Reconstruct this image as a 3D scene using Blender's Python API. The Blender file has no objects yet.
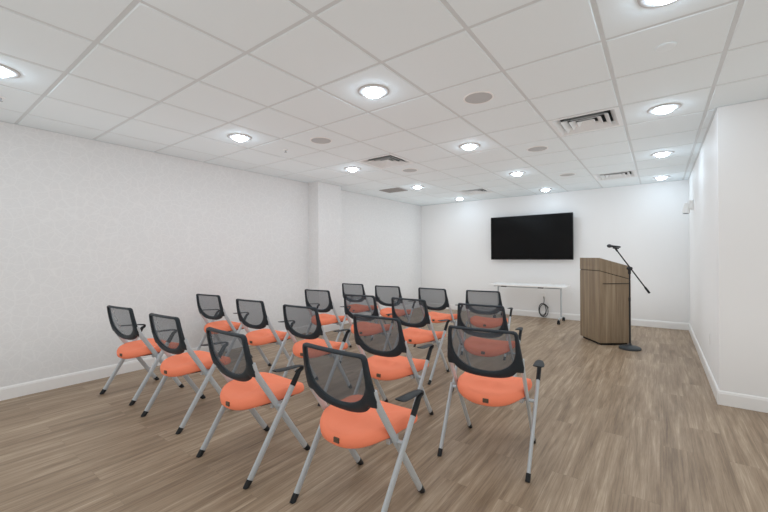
import bpy, bmesh, math, random
from mathutils import Vector, Matrix

scene = bpy.context.scene
C = scene.collection
PI = math.pi
R = math.radians
rng = random.Random(7)

CEIL = 2.6141          # ceiling height
T = 0.6096            # ceiling tile module
GX, GY = -0.2626, 2.5967  # one grid node of the ceiling lattice
XL, XR, YB, YF = -4.952, 4.2, 8.317, -2.0
XW, YC = 0.4227, 4.382   # right wall plane and the corner where it turns

# ------------------------------------------------------------------ materials
def srgb(r, g, b):
    f = lambda c: (c / 12.92 if c <= 0.04045 else ((c + 0.055) / 1.055) ** 2.4)
    return (f(r / 255), f(g / 255), f(b / 255), 1)

def mat(name, col, rough=0.5, metal=0.0, spec=0.5, bump=None, var=None):
    m = bpy.data.materials.new(name); m.use_nodes = True
    nt = m.node_tree; b = nt.nodes['Principled BSDF']
    b.inputs['Base Color'].default_value = col
    b.inputs['Roughness'].default_value = rough
    b.inputs['Metallic'].default_value = metal
    b.inputs['Specular IOR Level'].default_value = spec
    if bump or var:
        tc = nt.nodes.new('ShaderNodeTexCoord')
        nz = nt.nodes.new('ShaderNodeTexNoise')
        nz.inputs['Scale'].default_value = (bump or var)[0]
        nz.inputs['Detail'].default_value = 4
        nt.links.new(tc.outputs['Object'], nz.inputs['Vector'])
        if bump:
            bp = nt.nodes.new('ShaderNodeBump')
            bp.inputs['Strength'].default_value = bump[1]
            bp.inputs['Distance'].default_value = 0.002
            nt.links.new(nz.outputs['Fac'], bp.inputs['Height'])
            nt.links.new(bp.outputs['Normal'], b.inputs['Normal'])
        if var:
            mx = nt.nodes.new('ShaderNodeMix'); mx.data_type = 'RGBA'
            mx.inputs[6].default_value = tuple(c * (1 - var[1]) for c in col[:3]) + (1,)
            mx.inputs[7].default_value = tuple(min(1, c * (1 + var[1])) for c in col[:3]) + (1,)
            nt.links.new(nz.outputs['Fac'], mx.inputs[0])
            nt.links.new(mx.outputs[2], b.inputs['Base Color'])
    return m

def math_node(nt, op, a, b=None):
    n = nt.nodes.new('ShaderNodeMath'); n.operation = op
    for i, v in enumerate((a, b)):
        if v is None: continue
        if isinstance(v, (int, float)): n.inputs[i].default_value = v
        else: nt.links.new(v, n.inputs[i])
    return n.outputs[0]

def ramp(nt, fac, stops):
    n = nt.nodes.new('ShaderNodeValToRGB')
    el = n.color_ramp.elements
    while len(el) < len(stops): el.new(0.5)
    for e, (p, c) in zip(el, stops): e.position = p; e.color = c
    nt.links.new(fac, n.inputs[0]); return n.outputs[0]

def floor_material():
    m = bpy.data.materials.new('oak vinyl planks'); m.use_nodes = True
    nt = m.node_tree; N = nt.nodes; L = nt.links; b = N['Principled BSDF']
    tc = N.new('ShaderNodeTexCoord')
    sep = N.new('ShaderNodeSeparateXYZ'); L.new(tc.outputs['Object'], sep.inputs[0])
    cmb = N.new('ShaderNodeCombineXYZ')      # planks run along y
    L.new(sep.outputs['Y'], cmb.inputs['X']); L.new(sep.outputs['X'], cmb.inputs['Y'])
    br = N.new('ShaderNodeTexBrick')
    br.offset = 0.37; br.offset_frequency = 2
    br.inputs['Scale'].default_value = 1
    br.inputs['Brick Width'].default_value = 1.22
    br.inputs['Row Height'].default_value = 0.178
    br.inputs['Mortar Size'].default_value = 0.0012
    br.inputs['Mortar Smooth'].default_value = 0.3
    br.inputs['Color1'].default_value = (0, 0, 0, 1); br.inputs['Color2'].default_value = (1, 1, 1, 1)
    br.inputs['Mortar'].default_value = (0.5, 0.5, 0.5, 1)
    L.new(cmb.outputs[0], br.inputs['Vector'])
    rnd = N.new('ShaderNodeSeparateColor'); L.new(br.outputs['Color'], rnd.inputs[0])
    rv = rnd.outputs[0]
    off = N.new('ShaderNodeCombineXYZ')
    L.new(math_node(nt, 'MULTIPLY', rv, 9.0), off.inputs['X'])
    L.new(math_node(nt, 'MULTIPLY', rv, 17.0), off.inputs['Y'])
    add = N.new('ShaderNodeVectorMath'); add.operation = 'ADD'
    L.new(cmb.outputs[0], add.inputs[0]); L.new(off.outputs[0], add.inputs[1])
    def noise(sx, sy, detail, rough, dist=0.0):
        mp = N.new('ShaderNodeMapping'); mp.inputs['Scale'].default_value = (sx, sy, 1)
        L.new(add.outputs[0], mp.inputs[0])
        n = N.new('ShaderNodeTexNoise'); n.inputs['Scale'].default_value = 1
        n.inputs['Detail'].default_value = detail; n.inputs['Roughness'].default_value = rough
        n.inputs['Distortion'].default_value = dist
        L.new(mp.outputs[0], n.inputs['Vector']); return n.outputs['Fac']
    blot = noise(1.25, 17, 4, 0.6, 0.5)
    grain = noise(2.6, 90, 4, 0.7, 0.3)
    fine = noise(9, 280, 2, 0.6)
    s = math_node(nt, 'ADD', math_node(nt, 'MULTIPLY', blot, 0.52), math_node(nt, 'MULTIPLY', grain, 0.34))
    s = math_node(nt, 'ADD', s, math_node(nt, 'MULTIPLY', fine, 0.14))
    s = math_node(nt, 'ADD', s, math_node(nt, 'MULTIPLY', math_node(nt, 'SUBTRACT', rv, 0.5), 0.06))
    col = ramp(nt, s, [(0.32, srgb(108, 90, 72)), (0.45, srgb(139, 119, 98)), (0.55, srgb(161, 141, 119)), (0.68, srgb(194, 175, 153))])
    mx = N.new('ShaderNodeMix'); mx.data_type = 'RGBA'
    L.new(math_node(nt, 'MULTIPLY', br.outputs['Fac'], 0.35), mx.inputs[0])
    L.new(col, mx.inputs[6]); mx.inputs[7].default_value = srgb(96, 82, 70)
    L.new(mx.outputs[2], b.inputs['Base Color'])
    b.inputs['Roughness'].default_value = 0.42
    b.inputs['Specular IOR Level'].default_value = 0.35
    bp = N.new('ShaderNodeBump'); bp.inputs['Strength'].default_value = 0.25; bp.inputs['Distance'].default_value = 0.002
    L.new(math_node(nt, 'SUBTRACT', grain, br.outputs['Fac']), bp.inputs['Height'])
    L.new(bp.outputs['Normal'], b.inputs['Normal'])
    return m

def wallpaper_material():
    m = bpy.data.materials.new('crackle wallpaper'); m.use_nodes = True
    nt = m.node_tree; N = nt.nodes; L = nt.links; b = N['Principled BSDF']
    tc = N.new('ShaderNodeTexCoord')
    nz = N.new('ShaderNodeTexNoise'); nz.inputs['Scale'].default_value = 6; nz.inputs['Detail'].default_value = 2
    L.new(tc.outputs['Object'], nz.inputs['Vector'])
    sc = N.new('ShaderNodeVectorMath'); sc.operation = 'SCALE'; sc.inputs['Scale'].default_value = 0.05
    L.new(nz.outputs['Color'], sc.inputs[0])
    ad = N.new('ShaderNodeVectorMath'); ad.operation = 'ADD'
    L.new(tc.outputs['Object'], ad.inputs[0]); L.new(sc.outputs[0], ad.inputs[1])
    def edges(scale, w):
        v = N.new('ShaderNodeTexVoronoi'); v.feature = 'DISTANCE_TO_EDGE'
        v.inputs['Scale'].default_value = scale
        L.new(ad.outputs[0], v.inputs['Vector'])
        return ramp(nt, v.outputs['Distance'], [(0.0, (1, 1, 1, 1)), (w, (0, 0, 0, 1))])
    e = math_node(nt, 'MAXIMUM', edges(10.5, 0.07), math_node(nt, 'MULTIPLY', edges(17.0, 0.08), 0.55))
    mx = N.new('ShaderNodeMix'); mx.data_type = 'RGBA'
    L.new(e, mx.inputs[0])
    mx.inputs[6].default_value = (0.755, 0.758, 0.76, 1); mx.inputs[7].default_value = (0.80, 0.803, 0.803, 1)
    L.new(mx.outputs[2], b.inputs['Base Color'])
    b.inputs['Roughness'].default_value = 0.6
    b.inputs['Specular IOR Level'].default_value = 0.3
    return m

def wood_material(name='walnut grey laminate', vertical=True):
    m = bpy.data.materials.new(name); m.use_nodes = True
    nt = m.node_tree; N = nt.nodes; L = nt.links; b = N['Principled BSDF']
    tc = N.new('ShaderNodeTexCoord')
    def noise(s, d, r):
        mp = N.new('ShaderNodeMapping'); mp.inputs['Scale'].default_value = s
        L.new(tc.outputs['Object'], mp.inputs[0])
        n = N.new('ShaderNodeTexNoise'); n.inputs['Scale'].default_value = 1
        n.inputs['Detail'].default_value = d; n.inputs['Roughness'].default_value = r
        L.new(mp.outputs[0], n.inputs['Vector']); return n.outputs['Fac']
    s = math_node(nt, 'ADD', math_node(nt, 'MULTIPLY', noise((16, 16, 0.7), 3, 0.5), 0.6),
                  math_node(nt, 'MULTIPLY', noise((90, 90, 2.5), 3, 0.6), 0.4))
    col = ramp(nt, s, [(0.34, srgb(110, 92, 72)), (0.5, srgb(131, 113, 91)), (0.66, srgb(150, 133, 110))])
    L.new(col, b.inputs['Base Color'])
    b.inputs['Roughness'].default_value = 0.42
    return m

def mesh_fabric_material():
    m = bpy.data.materials.new('charcoal mesh fabric'); m.use_nodes = True
    nt = m.node_tree; N = nt.nodes; L = nt.links; b = N['Principled BSDF']
    b.inputs['Base Color'].default_value = srgb(88, 97, 106)
    b.inputs['Roughness'].default_value = 0.6
    tr = N.new('ShaderNodeBsdfTransparent')
    mx = N.new('ShaderNodeMixShader')
    tc = N.new('ShaderNodeTexCoord')
    wv = N.new('ShaderNodeTexNoise'); wv.inputs['Scale'].default_value = 40
    L.new(tc.outputs['Object'], wv.inputs['Vector'])
    f = math_node(nt, 'ADD', 0.62, math_node(nt, 'MULTIPLY', wv.outputs['Fac'], 0.03))
    L.new(f, mx.inputs[0])
    L.new(tr.outputs[0], mx.inputs[1]); L.new(b.outputs[0], mx.inputs[2])
    L.new(mx.outputs[0], N['Material Output'].inputs['Surface'])
    return m

def emit_material(name, strength, col=(1, 1, 1, 1)):
    m = bpy.data.materials.new(name); m.use_nodes = True
    nt = m.node_tree; nt.nodes.remove(nt.nodes['Principled BSDF'])
    e = nt.nodes.new('ShaderNodeEmission'); e.inputs['Color'].default_value = col
    e.inputs['Strength'].default_value = strength
    nt.links.new(e.outputs[0], nt.nodes['Material Output'].inputs['Surface'])
    return m

M = dict(
    floor=floor_material(), paper=wallpaper_material(),
    wall=mat('white wall paint', (0.83, 0.83, 0.828, 1), 0.55, spec=0.3, bump=(60, 0.05)),
    base=mat('white gloss trim', (0.86, 0.857, 0.85, 1), 0.3),
    tile=mat('mineral fibre ceiling tile', (0.775, 0.84, 0.87, 1), 0.75, spec=0.15, bump=(220, 0.15), var=(14, 0.02)),
    grid=mat('ceiling grid metal', (0.64, 0.68, 0.70, 1), 0.6),
    lens=emit_material('downlight lens', 47.0, (0.80, 1.0, 1.17, 1)),
    white=mat('white plastic', (0.84, 0.838, 0.83, 1), 0.4),
    trimring=mat('satin white downlight trim', (0.55, 0.55, 0.55, 1), 0.5),
    grille=mat('grey speaker grille', srgb(186, 189, 191), 0.7),
    vent=mat('white enamelled vent metal', (0.79, 0.82, 0.835, 1), 0.4),
    dark=mat('dark duct interior', srgb(120, 125, 125), 0.8),
    darkgrille=mat('grey return grille', srgb(150, 148, 146), 0.6),
    orange=mat('coral orange upholstery', srgb(250, 143, 110), 0.8, spec=0.2, bump=(420, 0.25), var=(30, 0.05)),
    black=mat('black moulded plastic', srgb(34, 37, 40), 0.5, spec=0.4),
    shell=mat('charcoal backrest frame', srgb(38, 45, 51), 0.5, spec=0.4),
    silver=mat('silver powder coated tube', srgb(198, 205, 210), 0.38, metal=0.35),
    mesh=mesh_fabric_material(),
    tagm=mat('dark woven tag', srgb(92, 76, 62), 0.6),
    wood=wood_material(), gap=mat('black shadow gap', srgb(24, 22, 20), 0.7),
    screen=mat('black display glass', srgb(6, 6, 7), 0.18, spec=0.2),
    bezel=mat('black display bezel', srgb(18, 18, 19), 0.35),
    tabletop=mat('white laminate', (0.86, 0.86, 0.855, 1), 0.3),
    mic=mat('matte black metal', srgb(38, 39, 41), 0.45, metal=0.2),
    base_iron=mat('charcoal cast base', srgb(58, 64, 68), 0.5),
    clip=mat('grey metal mic grille', srgb(70, 72, 75), 0.4, metal=0.5),
    logo=mat('grey logo print', srgb(120, 120, 122), 0.4),
)

# ------------------------------------------------------------------ mesh helpers
def link_mesh(name, bm, m, parent=None, smooth=False, loc=None, rotz=None):
    bmesh.ops.recalc_face_normals(bm, faces=bm.faces)
    me = bpy.data.meshes.new(name); bm.to_mesh(me); bm.free()
    me.materials.append(m)
    if smooth:
        for p in me.polygons: p.use_smooth = True
    o = bpy.data.objects.new(name, me); C.objects.link(o)
    if parent: o.parent = parent
    if loc: o.location = loc
    if rotz is not None: o.rotation_euler[2] = rotz
    return o

def autosmooth(o, deg=35):
    me = o.data
    for p in me.polygons: p.use_smooth = True
    bm = bmesh.new(); bm.from_mesh(me)
    for e in bm.edges:
        if len(e.link_faces) == 2 and e.calc_face_angle(0) > R(deg): e.smooth = False
    bm.to_mesh(me); bm.free(); return o

def box(bm, x0, x1, y0, y1, z0, z1, bev=0.0, seg=2):
    g = bmesh.ops.create_cube(bm, size=1)
    vs = g['verts']
    for v in vs:
        v.co = Vector((x0 + (v.co.x + .5) * (x1 - x0), y0 + (v.co.y + .5) * (y1 - y0), z0 + (v.co.z + .5) * (z1 - z0)))
    if bev:
        es = list({e for v in vs for e in v.link_edges})
        bmesh.ops.bevel(bm, geom=es, offset=bev, segments=seg, affect='EDGES', profile=0.6)

def tube(bm, pts, a, b=None, side=(1, 0, 0), seg=12, cap=True):
    """sweep an oval (half sizes a along side, b across) along pts; a, b may be lists"""
    pts = [Vector(p) for p in pts]; n = len(pts); rings = []
    b = a if b is None else b
    side = Vector(side)
    for i, p in enumerate(pts):
        t = (pts[min(i + 1, n - 1)] - pts[max(i - 1, 0)]).normalized()
        n1 = (side - t * side.dot(t))
        if n1.length < 1e-4: n1 = Vector((0, 0, 1)) - t * t.z
        n1.normalize(); n2 = t.cross(n1)
        ra = a[i] if isinstance(a, (list, tuple)) else a
        rb = b[i] if isinstance(b, (list, tuple)) else b
        rings.append([bm.verts.new(p + n1 * ra * math.cos(2 * PI * k / seg) + n2 * rb * math.sin(2 * PI * k / seg)) for k in range(seg)])
    for r0, r1 in zip(rings, rings[1:]):
        for k in range(seg): bm.faces.new((r0[k], r0[(k + 1) % seg], r1[(k + 1) % seg], r1[k]))
    if cap: bm.faces.new(rings[0]); bm.faces.new(rings[-1])

def lathe(bm, prof, seg=32, center=(0, 0, 0)):
    """prof: list of (r, z); ends with r=0 are closed with a point"""
    cx, cy, cz = center; rings = []
    for r, z in prof:
        if r < 1e-6: rings.append([bm.verts.new((cx, cy, cz + z))])
        else: rings.append([bm.verts.new((cx + r * math.cos(2 * PI * k / seg), cy + r * math.sin(2 * PI * k / seg), cz + z)) for k in range(seg)])
    for r0, r1 in zip(rings, rings[1:]):
        for k in range(seg):
            q = (k + 1) % seg
            if len(r0) == 1 and len(r1) == 1: continue
            if len(r0) == 1: bm.faces.new((r0[0], r1[k], r1[q]))
            elif len(r1) == 1: bm.faces.new((r0[k], r0[q], r1[0]))
            else: bm.faces.new((r0[k], r0[q], r1[q], r1[k]))

def prism(bm, poly, z0, z1):
    """z0, z1 may be functions of (x, y)"""
    f0 = z0 if callable(z0) else (lambda x, y: z0)
    f1 = z1 if callable(z1) else (lambda x, y: z1)
    lo = [bm.verts.new((x, y, f0(x, y))) for x, y in poly]
    hi = [bm.verts.new((x, y, f1(x, y))) for x, y in poly]
    n = len(poly)
    for k in range(n): bm.faces.new((lo[k], lo[(k + 1) % n], hi[(k + 1) % n], hi[k]))
    bm.faces.new(lo[::-1]); bm.faces.new(hi)

def thing(name, label, cat, loc=(0, 0, 0), rotz=0, group=None):
    o = bpy.data.objects.new(name, None); C.objects.link(o)
    o.location = loc; o.rotation_euler = (0, 0, rotz); o.empty_display_size = 0.1
    tag(o, label, cat, group); return o

def tag(o, label, cat, group=None):
    o['label'] = label; o['category'] = cat
    if group: o['group'] = group
    return o

def struct(name, bm, m, smooth=False):
    o = link_mesh(name, bm, m, smooth=smooth); o['kind'] = 'structure'; return o

def dup(root, loc, rotz, label, group=None):
    r = root.copy(); C.objects.link(r); r.location = loc; r.rotation_euler = (0, 0, rotz)
    r['label'] = label
    if group: r['group'] = group
    for ch in list(root.children):
        c = ch.copy(); C.objects.link(c); c.parent = r
        for g in list(ch.children):
            d = g.copy(); C.objects.link(d); d.parent = c
    return r

# ------------------------------------------------------------------ room shell
bm = bmesh.new(); box(bm, XL - .15, XR + .15, YF - .15, YB + .15, -0.10, 0); struct('floor', bm, M['floor'])
bm = bmesh.new(); box(bm, XL - .15, XL, YF - .15, YB + .15, 0, CEIL + .05); struct('wall_left', bm, M['paper'])
bm = bmesh.new(); box(bm, XL, XL + .252, 4.46, 5.03, 0, CEIL + .03); struct('wall_column', bm, M['paper'])
bm = bmesh.new(); box(bm, XL, XW + .15, YB, YB + .15, 0, CEIL + .05); struct('wall_back', bm, M['wall'])
bm = bmesh.new()
prism(bm, [(XW, YB), (XW, YC), (XR, YC), (XR, YC + .15), (XW + .15, YC + .15), (XW + .15, YB)], 0, CEIL + .03)
struct('wall_right', bm, M['wall'])
bm = bmesh.new(); box(bm, XR, XR + .15, YF - .15, YC + .15, 0, CEIL + .05); struct('wall_far_right', bm, M['wall'])
bm = bmesh.new(); box(bm, XL, XR, YF - .15, YF, 0, CEIL + .05); struct('wall_front', bm, M['wall'])

def baseboard(name, path):
    """moulded board following a polyline, path given with the room on its left-hand side"""
    bm = bmesh.new()
    prof = [(0, 0), (.014, 0), (.014, .100), (.011, .106), (.011, .112), (.006, .120), (0, .122)]
    n = len(path); rows = []
    for i, p in enumerate(path):
        p = Vector(p)
        d0 = (p - Vector(path[i - 1])).normalized() if i else None
        d1 = (Vector(path[i + 1]) - p).normalized() if i < n - 1 else None
        n0 = Vector((-d0.y, d0.x)) if d0 else None
        n1 = Vector((-d1.y, d1.x)) if d1 else None
        if n0 and n1:
            nn = (n0 + n1); nn = nn / nn.dot(n0)
        else: nn = n0 or n1
        rows.append([bm.verts.new((p.x + nn.x * o, p.y + nn.y * o, z)) for o, z in prof])
    k = len(prof)
    for r0, r1 in zip(rows, rows[1:]):
        for q in range(k): bm.faces.new((r0[q], r0[(q + 1) % k], r1[(q + 1) % k], r1[q]))
    bm.faces.new(rows[0]); bm.faces.new(rows[-1])
    return struct(name, bm, M['base'])
XC = XL + .252
baseboard('baseboard_left', [(XL, YB), (XL, 5.03), (XC, 5.03), (XC, 4.46), (XL, 4.46), (XL, YF)])
baseboard('baseboard_back', [(XW, YB), (XL, YB)])
baseboard('baseboard_right', [(XR, YC), (XW, YC), (XW, YB)])

# ceiling: lay-in tiles standing a little proud of the grid
vent_cells = {(0, 2), (4, 2), (4, 7), (0, 7)}
def cell_rect(i, j):
    return GX - T * (i + 1), GX - T * i, GY + T * j, GY + T * (j + 1)
bm = bmesh.new()
G, BV, DZ = .011, .007, .007
for i in range(-8, 9):
    for j in range(-9, 11):
        if (i, j) in vent_cells: continue
        x0, x1, y0, y1 = cell_rect(i, j)
        x0, x1, y0, y1 = max(x0, XL - .05), min(x1, XR + .05), max(y0, YF - .05), min(y1, YB + .05)
        if x1 - x0 < .03 or y1 - y0 < .03: continue
        if x0 > XW + .1 and y0 > YC + .1: continue
        a = [bm.verts.new((x, y, CEIL + DZ)) for x, y in ((x0 + G, y0 + G), (x1 - G, y0 + G), (x1 - G, y1 - G), (x0 + G, y1 - G))]
        b_ = [bm.verts.new((x, y, CEIL)) for x, y in ((x0 + G + BV, y0 + G + BV), (x1 - G - BV, y0 + G + BV), (x1 - G - BV, y1 - G - BV), (x0 + G + BV, y1 - G - BV))]
        for k in range(4): bm.faces.new((a[k], a[(k + 1) % 4], b_[(k + 1) % 4], b_[k]))
        bm.faces.new(b_)
struct('ceiling', bm, M['tile'])
bm = bmesh.new()
def strip(x0, x1, y0, y1):
    box(bm, x0, x1, y0, y1, CEIL + DZ - .0015, CEIL + DZ + .03)
W = .0135
for i in range(-8, 9):
    x = GX - T * i
    if XL - .05 < x < XR: strip(x - W, x + W, YF - .05, YB + .05)
xs = [XL - .05] + [GX - T * i for i in range(8, -9, -1) if XL - .05 < GX - T * i < XR] + [XR + .05]
for j in range(-9, 11):
    y = GY + T * j
    if YF - .05 < y < YB + .05:
        for a, b_ in zip(xs, xs[1:]): strip(a + (W if a > XL else 0), b_ - (W if b_ < XR else 0), y - W, y + W)
struct('trim_1', bm, M['grid'])          # T-bar grid of the ceiling
bm = bmesh.new()
box(bm, XL, XL + .018, YF, 4.46, CEIL - .004, CEIL + .02)
box(bm, XC, XC + .018, 4.46, 5.03, CEIL - .004, CEIL + .02)
box(bm, XL, XL + .018, 5.03, YB, CEIL - .004, CEIL + .02)
box(bm, XL + .018, XW, YB - .018, YB, CEIL - .004, CEIL + .02)
box(bm, XW - .018, XW, YC - .018, YB - .018, CEIL - .004, CEIL + .02)
box(bm, XW, XR, YC - .018, YC, CEIL - .004, CEIL + .02)
struct('trim_2', bm, M['grid'])          # wall angle round the ceiling

# ------------------------------------------------------------------ downlights
def make_downlight(loc, label):
    t = thing('ceiling_downlight', label, 'ceiling light', loc, 0, 'round ceiling downlights')
    bm = bmesh.new(); lathe(bm, [(.124, 0), (.123, -.004), (.112, -.008), (.085, -.009), (.068, -.007)], 40)
    link_mesh('trim_ring', bm, M['trimring'], t, True)
    bm = bmesh.new(); lathe(bm, [(.068, -.006), (.068, -.018), (.062, -.028), (.045, -.035), (.02, -.038), (0, -.0385)], 32)
    link_mesh('lens', bm, M['lens'], t, True)
    return t
def cc(i, j):
    x0, x1, y0, y1 = cell_rect(i, j); return ((x0 + x1) / 2, (y0 + y1) / 2, CEIL)
lights = [
    (2, -1, 'large round downlight in the ceiling nearest the camera, above the second chair row'),
    (5, -1, 'round downlight near patterned wall, above the row of chairs nearest camera'),
    (5, -4, 'round downlight cut by the left photo edge, close to patterned wall'),
    (-1, -1, 'round downlight cut by the top photo edge, right side'),
    (5, 2, 'round downlight just before the square column, beside a square vent'),
    (2, 2, 'round downlight between the middle square vent and nearest round speakers'),
    (-1, 2, 'round downlight by the right wall corner, beside the nearest square vent'),
    (5, 5, 'round downlight behind the column, next to flat grey return grille'),
    (2, 5, 'round downlight in the centre column of lights, second from the back wall'),
    (-1, 5, 'round downlight by the right wall, between two lights of its line'),
    (5, 8, 'round downlight at the back left corner beside the far vent'),
    (2, 8, 'round downlight nearest the back wall above the television'),
    (-1, 8, 'round downlight at the back right corner near the wall-mounted fixture'),
    (2, -4, 'round downlight directly above the camera'),
    (-1, -4, 'round downlight above and right of the camera'),
]
L0 = None
for i, j, lab in lights:
    if L0 is None: L0 = make_downlight(cc(i, j), lab)
    else: dup(L0, cc(i, j), 0, lab)

# ceiling speakers
def make_speaker(loc, label):
    t = thing('ceiling_speaker', label, 'speaker', loc, 0, 'round grey ceiling speakers')
    bm = bmesh.new(); lathe(bm, [(.122, 0), (.121, -.005), (.112, -.008), (.108, -.006), (.108, 0)], 40)
    link_mesh('rim', bm, M['white'], t, True)
    bm = bmesh.new(); lathe(bm, [(.108, -.005), (.07, -.0085), (0, -.0095)], 40)
    link_mesh('grille', bm, M['grille'], t, True)
    return t
S0 = None
for i, j, lab in [(1, 0, 'round grey ceiling speaker, largest and nearest the camera'),
                  (4, 0, 'round grey ceiling speaker on left side, before the square vent near the column'),
                  (1, 3, 'round grey ceiling speaker left of the nearest square vent'),
                  (1, 6, 'round pale ceiling speaker close to the vent above the lectern'),
                  (4, 3, 'round grey ceiling speaker just behind the square vent near the column')]:
    if S0 is None: S0 = make_speaker(cc(i, j), lab)
    else: dup(S0, cc(i, j), 0, lab)

# sprinklers
def sprinkler(loc, label, r, head):
    t = thing('fire_sprinkler', label, 'sprinkler', loc)
    bm = bmesh.new(); lathe(bm, [(r, 0), (r, -.004), (r * .8, -.007), (0, -.008)], 28)
    link_mesh('cover_plate', bm, M['tile'] if not head else M['white'], t, True)
    if head:
        bm = bmesh.new(); lathe(bm, [(.012, -.007), (.010, -.02), (.006, -.026), (.017, -.030), (.017, -.032), (0, -.034)], 16)
        link_mesh('deflector', bm, M['grille'], t, True)
x, y, z = cc(-1, 0); sprinkler((x, y, z), 'flat round off-white cover plate in the tile before the right downlight', .055, False)
x, y, z = cc(5, 0); sprinkler((x, y, z), 'tiny sprinkler head in ceiling behind the downlight near patterned wall', .03, True)
sprinkler((-4.215, .564, CEIL), 'small sprinkler head at the left photo edge below a downlight', .03, True)

# diffusers
def make_diffuser(loc, label):
    t = thing('ceiling_vent', label, 'air vent', loc, 0, 'square ceiling air vents')
    def ring(bm, r0, z0, r1, z1, th=.0):
        a = [bm.verts.new((sx * r0, sy * r0, z0)) for sx, sy in ((-1, -1), (1, -1), (1, 1), (-1, 1))]
        b_ = [bm.verts.new((sx * r1, sy * r1, z1)) for sx, sy in ((-1, -1), (1, -1), (1, 1), (-1, 1))]
        for k in range(4): bm.faces.new((a[k], a[(k + 1) % 4], b_[(k + 1) % 4], b_[k]))
    bm = bmesh.new()
    ring(bm, .2925, .006, .2925, -.001); ring(bm, .2925, -.001, .258, -.001)
    for q in (((-1, 1), (1, 1)), ((-1, -1), (-1, 1)), ((1, -1), (1, 1))):   # flared inner faces on three sides, the fourth is open
        bm.faces.new([bm.verts.new((sx * r, sy * r, z)) for (sx, sy), r, z in ((q[0], .258, -.001), (q[1], .258, -.001), (q[1], .212, .040), (q[0], .212, .040))])
    link_mesh('frame', bm, M['vent'], t)
    bm = bmesh.new(); ring(bm, .285, .004, .285, .14)
    q = [bm.verts.new((sx * .285, sy * .285, .14)) for sx, sy in ((-1, -1), (1, -1), (1, 1), (-1, 1))]; bm.faces.new(q)
    link_mesh('duct_box', bm, M['dark'], t)
    for ro, z0 in ((.200, .0), (.136, .004), (.076, .008)):
        bm = bmesh.new(); w, h = .042, .034
        ring(bm, ro, z0, ro - w, z0 + h); ring(bm, ro, z0, ro + .001, z0 + .003)
        ring(bm, ro + .001, z0 + .003, ro - w, z0 + h + .004); ring(bm, ro - w, z0 + h + .004, ro - w, z0 + h)
        bmesh.ops.translate(bm, vec=(0, .022, 0), verts=bm.verts)
        link_mesh('louver', bm, M['vent'], t)
    bm = bmesh.new(); box(bm, -.036, .036, -.014, .058, .036, .041); link_mesh('center_plate', bm, M['vent'], t)
    return t
D0 = None
for i, j, lab in [(0, 2, 'square louvered ceiling vent nearest the camera, right of the middle'),
                  (4, 2, 'square louvered ceiling vent in front of the column'),
                  (4, 7, 'square louvered ceiling vent near back wall, left of the television'),
                  (0, 7, 'square louvered ceiling vent near back wall, above the lectern')]:
    if D0 is None: D0 = make_diffuser(cc(i, j), lab)
    else: dup(D0, cc(i, j), 0, lab)
t = thing('return_grille', 'flat grey return air grille in ceiling by the left wall behind the column', 'air vent', (-4.17, 5.965, CEIL))
gx, gy = .215, .165
bm = bmesh.new()
for k in (-1, 1):
    box(bm, -gx, gx, k * gy - .014, k * gy + .014, -.010, 0, .002, 1)
    box(bm, k * gx - .014, k * gx + .014, -gy, gy, -.010, 0, .002, 1)
link_mesh('frame', bm, M['darkgrille'], t)
bm = bmesh.new()
for k in range(12):
    yy = -gy + .026 + k * .0253
    g = bmesh.ops.create_cube(bm, size=1)
    bmesh.ops.scale(bm, vec=(2 * gx - .028, .016, .0015), verts=g['verts'])
    bmesh.ops.rotate(bm, cent=(0, 0, 0), matrix=Matrix.Rotation(R(-25), 3, 'X'), verts=g['verts'])
    bmesh.ops.translate(bm, vec=(0, yy, -.0055), verts=g['verts'])
link_mesh('slats', bm, M['darkgrille'], t)
bm = bmesh.new(); box(bm, -gx, gx, -gy, gy, -.0012, -.0002); link_mesh('backing', bm, M['dark'], t)

# ------------------------------------------------------------------ chairs
BY0, BZ0 = -.178, .622               # lower back corner
BN = Vector((0, -.060, .243)); BLEN = BN.length; BN.normalize()
BF = Vector((0, BN.z, -BN.y))        # forward normal of the back
def bpt(u, v, w=0):                  # point in the curved back plane
    bow = -.016 * (1 - (u / .24) ** 2) - .010 * math.sin(max(0, min(1, (v + .08) / .33)) * PI)
    return Vector((u, BY0, BZ0)) + BN * v + BF * (w + bow)
def raycast(poly, c, ang):
    d = Vector((math.cos(ang), math.sin(ang))); best = 0
    for p, q in zip(poly, poly[1:] + poly[:1]):
        p = Vector(p) - c; e = Vector(q) - c - p
        den = d.x * e.y - d.y * e.x
        if abs(den) < 1e-9: continue
        s = (p.x * e.y - p.y * e.x) / den; k = (p.x * d.y - p.y * d.x) / den
        if s > 0 and -1e-6 <= k <= 1 + 1e-6: best = max(best, s)
    return best
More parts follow.
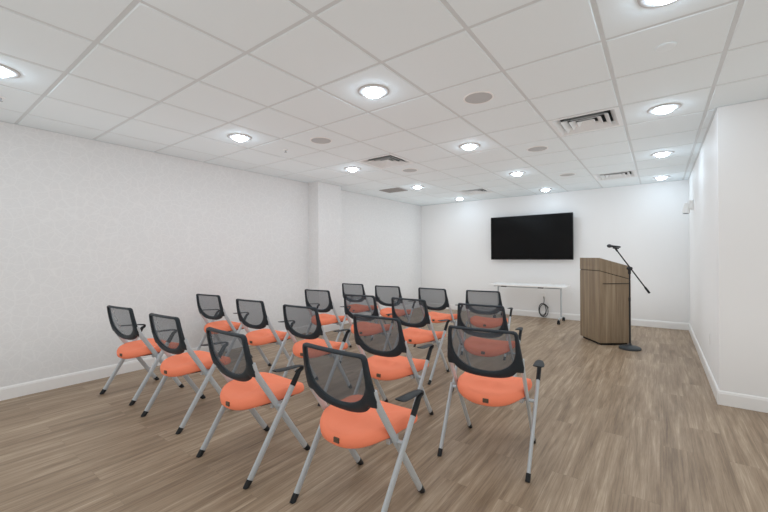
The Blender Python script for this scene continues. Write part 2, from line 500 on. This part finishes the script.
def back_outlines():
    outer = []
    for k in range(0, 25):          # bottom U from the left corner to the right corner
        a = PI + PI * k / 24
        u = .20 * math.copysign(abs(math.cos(a)) ** .8, math.cos(a)); v = -.005 - .070 * abs(math.sin(a)) ** .9
        outer.append((u, v))
    outer = [(-.247, .02), (-.243, -.014), (-.222, -.018)] + outer[1:-1] + [(.222, -.018), (.243, -.014), (.247, .02)]
    outer += [(.232, .14), (.222, .225)]
    for k in range(1, 6):
        a = PI / 2 * k / 6; outer.append((.194 + .028 * math.cos(a), BLEN - .028 + .028 * math.sin(a)))
    outer += [(.194, BLEN), (.10, BLEN + .002), (0, BLEN + .003), (-.10, BLEN + .002), (-.206, BLEN)]
    outer += [(-.217, BLEN - .004), (-.222, BLEN - .015), (-.232, .14)]
    inner = []
    for k in range(0, 41):
        a = PI + PI * k / 40
        u = .203 * math.copysign(abs(math.cos(a)) ** .9, math.cos(a)); v = .135 - .168 * abs(math.sin(a)) ** .9
        inner.append((u, v))
    inner += [(.203, .19), (.200, BLEN - .022), (.196, BLEN - .014), (.10, BLEN - .012), (0, BLEN - .011), (-.10, BLEN - .012), (-.196, BLEN - .014), (-.200, BLEN - .02), (-.203, .19)]
    return outer, inner

def make_chair(label, group, arms=(-1, 1)):
    t = thing('seminar_chair', label, 'chair', (0, 0, 0), 0, group)
    # seat cushion
    def outline(n=72):
        pts = []
        for k in range(n):
            a = 2 * PI * k / n; ca, sa = math.cos(a), math.sin(a)
            if sa < 0: e, ry = 2.25, .243
            else: e, ry = 4.2, .250
            r = (abs(ca) ** e + abs(sa) ** e) ** (-1 / e)
            yy = r * sa * ry
            pts.append((r * ca * .231 * (1 + .055 * max(0, min(1, (yy - .06) / .12))), yy))
        return pts
    ol = outline()
    bm = bmesh.new(); rings = []
    prof = [(.80, .405), (.93, .404), (.985, .414), (1.0, .430), (.992, .446), (.965, .457), (.91, .463), (.75, .464), (.5, .461), (.25, .459)]
    for s, z in prof:
        row = []
        for x, y in ol:
            dz = -.018 * max(0, (y - .10) / .13) ** 2 - .018 * max(0, (-y - .09) / .14) ** 1.5 * (1.6 if z < .43 else 1.0)
            dz += .008 * (abs(x) / .22) ** 2 if z > .45 else 0
            row.append(bm.verts.new((x * s, y * s + .005, z + dz)))
        rings.append(row)
    n = len(ol)
    for r0, r1 in zip(rings, rings[1:]):
        for k in range(n): bm.faces.new((r0[k], r0[(k + 1) % n], r1[(k + 1) % n], r1[k]))
    c0 = bm.verts.new((0, .005, .404)); c1 = bm.verts.new((0, .005, .459))
    for k in range(n):
        bm.faces.new((rings[0][k], c0, rings[0][(k + 1) % n])); bm.faces.new((rings[-1][k], rings[-1][(k + 1) % n], c1))
    seat = link_mesh('seat', bm, M['orange'], t, True)
    bm = bmesh.new(); box(bm, .004, .040, -.2425, -.233, .398, .424, .002, 1)
    tg = link_mesh('tag', bm, M['tagm'], seat); tg['label'] = 'small dark tag on the rear edge'
    # under-seat pan and pivot bar
    bm = bmesh.new()
    prism(bm, [(x * .84, y * .84 + .005) for x, y in ol[::2]], .390, lambda x, y: .407)
    link_mesh('seat_pan', bm, M['black'], t)
    bm = bmesh.new()
    tube(bm, [(-.278, -.020, .384), (.278, -.020, .384)], .011, .011, side=(0, 1, 0))
    for s in (-1, 1): box(bm, s * .20 - .012, s * .20 + .012, -.05, .03, .366, .398, .004, 1)
    autosmooth(link_mesh('pivot_bar', bm, M['silver'], t))
    # legs
    def cap(bm, p, q, a, b):
        p, q = Vector(p), Vector(q); d = (q - p).normalized()
        tube(bm, [p, p + d * .048], [a * 1.0, a * .95], [b * 1.0, b * .95])
    def shear(bm):   # feet cut level with the floor
        for v in bm.verts:
            if v.co.z < 0: v.co.z = 0.0
    for s in (-1, 1):
        # front leg: front foot up and back into the lower corner of the back
        p0, p1 = Vector((s * .230, .224, .0)), Vector((s * .237, BY0, BZ0))
        d = (p1 - p0).normalized()
        bm = bmesh.new()
        tube(bm, [p0 + d * .035, p1 - d * .03, p1 + BN * .012, p1 + BN * .07], .0115, [.020, .020, .018, .012])
        lg = autosmooth(link_mesh('leg', bm, M['silver'], t))
        bm = bmesh.new(); cap(bm, p0 - d * .006, p1, .0145, .0225); shear(bm)
        autosmooth(link_mesh('foot_cap', bm, M['black'], lg))
        # rear leg: rear foot up and forward to the armrest
        p0, p1 = Vector((s * .277, -.272, 0)), Vector((s * .287, .060, .510))
        d = (p1 - p0).normalized()
        bm = bmesh.new(); tube(bm, [p0 + d * .035, p1 if s in arms else p0 + (p1 - p0) * .79], .0115, .020)
        lg = autosmooth(link_mesh('leg', bm, M['silver'], t))
        bm = bmesh.new(); cap(bm, p0 - d * .006, p1, .0145, .0225); shear(bm)
        autosmooth(link_mesh('foot_cap', bm, M['black'], lg))
        # armrest: black link, elbow and pad reaching back
        if s not in arms: continue
        x = s * .2885
        pts = [p1 - d * .012, p1 + d * .04, p1 + d * .085, (x, .130, .592), (x, .130, .604), (x + s * .001, .116, .611), (x + s * .004, .08, .617),
               (x + s * .012, .02, .622), (x + s * .019, -.04, .627), (x + s * .022, -.088, .631), (x + s * .022, -.10, .632)]
        bm = bmesh.new()
        tube(bm, pts, [.0135, .014, .014, .015, .017, .020, .025, .030, .033, .033, .027],
             [.021, .019, .016, .013, .010, .008, .0065, .006, .0055, .005, .003], seg=14)
        autosmooth(link_mesh('armrest', bm, M['black'], t), 50)
    # back frame with its opening
    outer, inner = back_outlines(); cen = Vector((0, .10))
    angs = set(2 * PI * k / 96 for k in range(96))
    for u, v in ((-.243, -.014), (-.247, .02), (.247, .02), (.243, -.014), (-.217, BLEN - .004), (-.206, BLEN)):
        angs.add(math.atan2(v - cen.y, u) % (2 * PI))
    angs = sorted(angs)
    O = [(raycast(outer, cen, a) * math.cos(a), cen.y + raycast(outer, cen, a) * math.sin(a)) for a in angs]
    I = [(raycast(inner, cen, a) * math.cos(a), cen.y + raycast(inner, cen, a) * math.sin(a)) for a in angs]
    bm = bmesh.new(); h = .014
    def row(P, w, k=1.0): return [bm.verts.new(bpt(u * k, cen.y + (v - cen.y) * k, w)) for u, v in P]
    mix = lambda f: [(o[0] * (1 - f) + i[0] * f, o[1] * (1 - f) + i[1] * f) for o, i in zip(O, I)]
    loops = [row(mix(.0), -h * .5), row(mix(.22), -h), row(mix(.80), -h), row(mix(1.0), -h * .4),
             row(mix(1.0), h * .4), row(mix(.80), h), row(mix(.22), h), row(mix(.0), h * .5)]
    n = len(angs)
    for r0, r1 in zip(loops, loops[1:] + loops[:1]):
        for k in range(n): bm.faces.new((r0[k], r0[(k + 1) % n], r1[(k + 1) % n], r1[k]))
    bf = autosmooth(link_mesh('back_frame', bm, M['shell'], t), 50)
    bm = bmesh.new(); rows = []
    for k in (1.0, .8, .6, .4, .2): rows.append(row([(i[0] * 1.01, i[1]) for i in I], 0, k))
    for r0, r1 in zip(rows, rows[1:]):
        for k in range(n): bm.faces.new((r0[k], r0[(k + 1) % n], r1[(k + 1) % n], r1[k]))
    c = bm.verts.new(bpt(0, cen.y))
    for k in range(n): bm.faces.new((rows[-1][k], rows[-1][(k + 1) % n], c))
    ms = link_mesh('back_mesh', bm, M['mesh'], t, True); ms['label'] = 'see-through dark mesh panel'
    return t

# back-top left corner (x, y) and heading of each chair
chairs = [
    (-4.320, 1.309, 6.0, 'first row from the camera, leftmost orange chair beside the patterned wall'),
    (-3.416, 1.330, 3.0, 'orange mesh-back chair, second from left in the row nearest the camera'),
    (-2.411, 1.284, -1.2, 'orange mesh-back chair, third from left in the row nearest the camera'),
    (-1.542, 1.350, -1.5, 'orange mesh-back chair nearest the camera, right end of the nearest row'),
    (-4.715, 2.372, 7.0, 'orange mesh-back chair at the left end of the second row, by patterned wall'),
    (-3.766, 2.335, 3.6, 'orange mesh-back chair, second from left in the second row from camera'),
    (-2.933, 2.316, 3.0, 'orange mesh-back chair in the middle of the second row from camera'),
    (-1.977, 2.255, 1.2, 'orange mesh-back chair, second from right in the second row from camera'),
    (-1.127, 2.234, 5.3, 'orange mesh-back chair at the right end of second row, standing nearest the aisle'),
    (-4.024, 3.553, 5.0, 'orange mesh-back chair at the left end of third row, before the column'),
    (-3.102, 3.362, 6.0, 'orange mesh-back chair, second from left in the third row from camera'),
    (-2.409, 3.393, -1.5, 'orange mesh-back chair, second from right in the third row from camera'),
    (-1.576, 3.330, 4.3, 'orange mesh-back chair at the right end of the third row from camera'),
    (-4.366, 4.688, 3.5, 'orange mesh-back chair at the left end of the row nearest the television'),
    (-3.591, 4.609, 4.5, 'orange mesh-back chair, second from left in the row nearest the television'),
    (-2.813, 4.638, -1.0, 'orange mesh-back chair, third from left in the row nearest the television'),
    (-2.074, 4.638, 6.3, 'orange mesh-back chair at the right end of the row nearest the television'),
]
chairs[0] = chairs[0][:3] + ('orange mesh-back chair, leftmost in the row nearest the camera, by patterned wall',)
protos = {}
row_starts = (0, 4, 9, 13)              # the left end chair of a row has two armrests, the others only the right one
for n_, (x, y, a, lab) in enumerate(chairs):
    r = R(a)
    lx, ly = -.224, -.236               # local position of the top-left back corner
    loc = (x - (lx * math.cos(r) - ly * math.sin(r)), y - (lx * math.sin(r) + ly * math.cos(r)), 0)
    arms = (-1, 1) if n_ in row_starts else (1,)
    if arms not in protos:
        protos[arms] = make_chair(lab, 'orange mesh-back chairs in rows', arms)
        protos[arms].location = loc; protos[arms].rotation_euler = (0, 0, r)
    else: dup(protos[arms], loc, r, lab)

# ------------------------------------------------------------------ television
t = thing('television', 'large black flat screen television mounted on the back wall', 'television', (-2.209, YB, 1.697))
w, h = .84, .473
bm = bmesh.new(); box(bm, -w, w, -.135, -.095, -h, h, .004, 1); body = link_mesh('casing', bm, M['bezel'], t)
bm = bmesh.new(); box(bm, -w + .012, w - .012, -.1362, -.1345, -h + .018, h - .012); link_mesh('screen', bm, M['screen'], t)
bm = bmesh.new(); box(bm, -.35, .35, -.096, -.06, -.3, .2, .01, 2); link_mesh('rear_housing', bm, M['bezel'], t)
bm = bmesh.new(); box(bm, -.30, .30, -.03, 0, -.15, .15, .003, 1); box(bm, -.05, .05, -.062, -.02, -.1, .1); link_mesh('wall_mount', bm, M['bezel'], t)
bm = bmesh.new(); box(bm, -.035, .035, -.1375, -.130, -h - .006, -h + .012, .002, 1); link_mesh('logo_badge', bm, M['logo'], t)

# ------------------------------------------------------------------ folding table
t = thing('folding_table', 'long narrow white folding table on casters under the television', 'table', (-2.157, 7.87, 0))
TZ = .722
bm = bmesh.new(); box(bm, -.728, .728, -.285, .285, TZ - .028, TZ, .008, 3); link_mesh('tabletop', bm, M['tabletop'], t)
for x in (-.45, .45):
    bm = bmesh.new(); lathe(bm, [(.045, 0), (.045, .006), (.035, .008), (0, .008)], 24, (x, .12, TZ)); link_mesh('cable_grommet', bm, M['white'], t, True)
for x in (-.42, .30):
    bm = bmesh.new(); box(bm, x - .05, x + .05, -.26, -.20, TZ - .05, TZ - .028, .004, 1); link_mesh('fold_latch', bm, M['black'], t)
bm = bmesh.new(); tube(bm, [(-.62, .03, TZ - .06), (.62, .03, TZ - .06)], .016, side=(0, 1, 0)); link_mesh('stretcher', bm, M['silver'], t, True)
for s in (-1, 1):
    x = s * .62
    bm = bmesh.new()
    tube(bm, [(x, 0, .10), (x, 0, TZ - .05)], .017, .026)
    box(bm, x - .02, x + .02, -.22, .22, TZ - .052, TZ - .0285, .004, 1)
    tube(bm, [(x, -.235, .085), (x, -.20, .095), (x, 0, .105), (x, .20, .095), (x, .235, .085)], .015, .014, side=(1, 0, 0))
    lg = autosmooth(link_mesh('leg', bm, M['silver'], t))
    for sy in (-1, 1):
        bm = bmesh.new()
        for dx in (-.014, .014):
            for (ra, hw) in ((.037, .009),):
                tube(bm, [(x + dx - hw, sy * .235, .037), (x + dx - hw * .7, sy * .235, .037), (x + dx + hw * .7, sy * .235, .037), (x + dx + hw, sy * .235, .037)],
                     [ra * .85, ra, ra, ra * .85], side=(0, 1, 0), seg=20)
        box(bm, x - .006, x + .006, sy * .235 - .016, sy * .235 + .016, .03, .085, .003, 1)
        autosmooth(link_mesh('caster', bm, M['black'], lg))

# cable hanging from the wall box
t = thing('coiled_cable', 'loose coil of black cable hanging on the back wall under the white table', 'cable', (-1.965, YB, 0))
pts = []
for k in range(8):
    f = k / 7; pts.append(Vector((.005 + .012 * math.sin(f * 3), -.020 - .02 * f, .46 - .18 * f)))
for loop, (cx, cz, rx, rz) in enumerate([(-.015, .165, .075, .135), (.012, .150, .085, .130), (-.012, .175, .070, .120)]):
    for k in range(28):
        a = PI / 2 + 2 * PI * k / 28 * (1 if loop % 2 == 0 else 1)
        pts.append(Vector((cx + rx * math.cos(a), -.035 - .008 * loop - .006 * math.sin(3 * a), cz + rz * math.sin(a))))
for k in range(6):
    f = k / 5; pts.append(Vector((-.015 + .02 * f + .11 * f, -.055 - .01 * f, .30 - .09 * f + .03 * math.sin(f * PI))))
bm = bmesh.new(); tube(bm, pts, .0065, side=(0, 1, 0), seg=8); link_mesh('cord', bm, M['black'], t, True)
bm = bmesh.new(); box(bm, -.036, .036, -.008, 0, .42, .535, .003, 1); box(bm, -.008, .018, -.032, -.006, .445, .475, .003, 1)
link_mesh('wall_plate', bm, M['white'], t)

# ------------------------------------------------------------------ lectern
ang = R(36)
t = thing('lectern', 'tall grey-brown wood lectern with sloping top in front of the back wall', 'lectern', (-.696, 6.211, 0), ang)
LD, LW = .45, .55        # local x: towards the speaker, local y: along the front
bm = bmesh.new(); prism(bm, [(.0, 0), (LD, 0), (LD, LW), (.0, LW)], .035, lambda x, y: 1.275 - .285 * x - .192)
body = link_mesh('body', bm, M['wood'], t)
bm = bmesh.new(); prism(bm, [(.03, .03), (LD - .03, .03), (LD - .03, LW - .03), (.03, LW - .03)], 0, .035); link_mesh('plinth', bm, M['gap'], t)
bm = bmesh.new(); prism(bm, [(.008, .008), (LD - .008, .008), (LD - .008, LW - .008), (.008, LW - .008)], lambda x, y: 1.080 - .285 * x, lambda x, y: 1.093 - .285 * x); link_mesh('shadow_gap', bm, M['gap'], t)
bm = bmesh.new(); prism(bm, [(0, 0), (LD, 0), (LD, LW), (0, LW)], lambda x, y: 1.093 - .285 * x, lambda x, y: 1.275 - .285 * x); link_mesh('sloping_top', bm, M['wood'], t)
bm = bmesh.new(); box(bm, .045, LD - .03, -.004, .004, .893, .903); link_mesh('drawer_pull', bm, M['gap'], t)

# ------------------------------------------------------------------ microphone stand
t = thing('microphone_stand', 'black boom microphone stand with round base beside the lectern', 'microphone stand', (-.332, 6.217, 0))
bm = bmesh.new(); lathe(bm, [(0, 0), (.133, 0), (.135, .010), (.132, .026), (.11, .038), (.04, .048), (.022, .056), (.018, .08), (0, .08)], 40)
autosmooth(link_mesh('base', bm, M['base_iron'], t), 40)
bm = bmesh.new(); tube(bm, [(0, 0, .06), (0, 0, .70)], .0115); tube(bm, [(0, 0, .68), (0, 0, 1.08)], .0095); tube(bm, [(0, 0, .67), (0, 0, .72)], .015)
autosmooth(link_mesh('pole', bm, M['mic'], t))
# boom runs in the plane facing the room
ux = Vector((.806, .592, 0)).normalized()   # horizontal direction of the boom
def bo(s, z): return ux * s + Vector((0, 0, z))
ctr = bo(0, 1.128)
lo, hi = bo(.270, .790), bo(-.178, 1.385)
bm = bmesh.new(); tube(bm, [bo(0, 1.05), bo(0, 1.115)], .018); tube(bm, [bo(0, 1.128) + Vector((.03, -.04, 0)) * -.6, bo(0, 1.128) + Vector((.03, -.04, 0)) * .7], .022, side=(0, 0, 1))
autosmooth(link_mesh('clutch', bm, M['mic'], t))
bm = bmesh.new(); d = (hi - lo).normalized()
tube(bm, [lo, hi], .0085, side=(0, 1, 0)); tube(bm, [lo - d * .01, lo + d * .09], .0145, side=(0, 1, 0))
autosmooth(link_mesh('boom_arm', bm, M['mic'], t))
bm = bmesh.new()
tube(bm, [hi - d * .02, hi + d * .025], .012, side=(0, 1, 0)); 
m0 = hi + d * .025
ma = (-ux * .985 + Vector((0, 0, .10))).normalized()
tube(bm, [m0 + Vector((0, 0, .006)) - ma * .045, m0 + Vector((0, 0, .006)) + ma * .035], .0085, side=(0, 1, 0))
autosmooth(link_mesh('mic_clip', bm, M['mic'], t))
mloc = Vector((-.332, 6.217, 0)) + m0 + Vector((0, 0, .0295))
mt = thing('microphone', 'black handheld microphone clipped at the top of the boom stand', 'microphone', mloc)
bm = bmesh.new(); tube(bm, [-ma * .068, -ma * .063, ma * .03, ma * .065], [.010, .0125, .0150, .0175], side=(0, 1, 0)); autosmooth(link_mesh('handle', bm, M['mic'], mt))
bm = bmesh.new(); tube(bm, [ma * .062, ma * .07, ma * .085, ma * .10, ma * .112, ma * .118], [.0195, .0235, .0255, .0235, .016, .006], side=(0, 1, 0), seg=16); link_mesh('head_grille', bm, M['clip'], mt, True)

# ------------------------------------------------------------------ things on the right wall
t = thing('wall_fixture', 'small white tilted fixture on a bracket high on the right wall', 'wall fixture', (XW, 7.35, 2.06))
bm = bmesh.new(); box(bm, -.05, 0, -.07, .07, -.055, .075, .008, 2); link_mesh('bracket', bm, M['white'], t)
bm = bmesh.new(); tube(bm, [(-.045, 0, .02), (-.085, 0, .03)], .016, side=(0, 0, 1)); link_mesh('arm', bm, M['white'], t, True)
bm = bmesh.new(); tube(bm, [(-.060, -.005, .045), (-.068, -.008, .03), (-.085, -.02, -.09), (-.088, -.022, -.115)], [.02, .035, .045, .043], side=(0, 1, 0), seg=20)
hd = autosmooth(link_mesh('head', bm, M['white'], t))
bm = bmesh.new(); tube(bm, [(-.0875, -.0219, -.110), (-.0884, -.0223, -.1185)], .037, side=(0, 1, 0), seg=20); link_mesh('lens', bm, M['dark'], hd)
t = thing('wall_outlet', 'white electrical outlet plate low on the right wall', 'outlet', (XW, 5.13, .44))
bm = bmesh.new(); box(bm, -.006, 0, -.036, .036, -.058, .058, .002, 1); link_mesh('cover_plate', bm, M['white'], t)
for z in (-.022, .022):
    bm = bmesh.new(); box(bm, -.0075, -.0055, -.016, .016, z - .014, z + .014, .001, 1); link_mesh('socket', bm, M['base'], t)

# ------------------------------------------------------------------ camera, world, view
cam = bpy.data.cameras.new('camera'); co = bpy.data.objects.new('camera', cam); C.objects.link(co)
cam.sensor_width = 36; cam.lens = 36 * 371.3723 / 768; cam.clip_start = 0.05
co.matrix_world = Matrix.Translation((0, 0, 1.3268)) @ Matrix.Rotation(.6372, 4, 'Z') @ Matrix.Rotation(PI / 2 - .0004, 4, 'X') @ Matrix.Rotation(-.0069, 4, 'Z')
scene.camera = co
w = bpy.data.worlds.new('world'); scene.world = w; w.use_nodes = True
w.node_tree.nodes['Background'].inputs['Color'].default_value = (1, 1, 1, 1)
w.node_tree.nodes['Background'].inputs['Strength'].default_value = 0.055
vs = scene.view_settings
vs.view_transform = 'Standard'; vs.look = 'None'; vs.gamma = 1; vs.use_curve_mapping = False
vs.exposure = -0.06
scene.cycles.max_bounces = 16; scene.cycles.diffuse_bounces = 10; scene.cycles.transparent_max_bounces = 16
scene.cycles.sample_clamp_indirect = 8
scene.cycles.use_fast_gi = True; scene.cycles.fast_gi_method = 'ADD'
w.light_settings.ao_factor = 0.29; w.light_settings.distance = 0.8
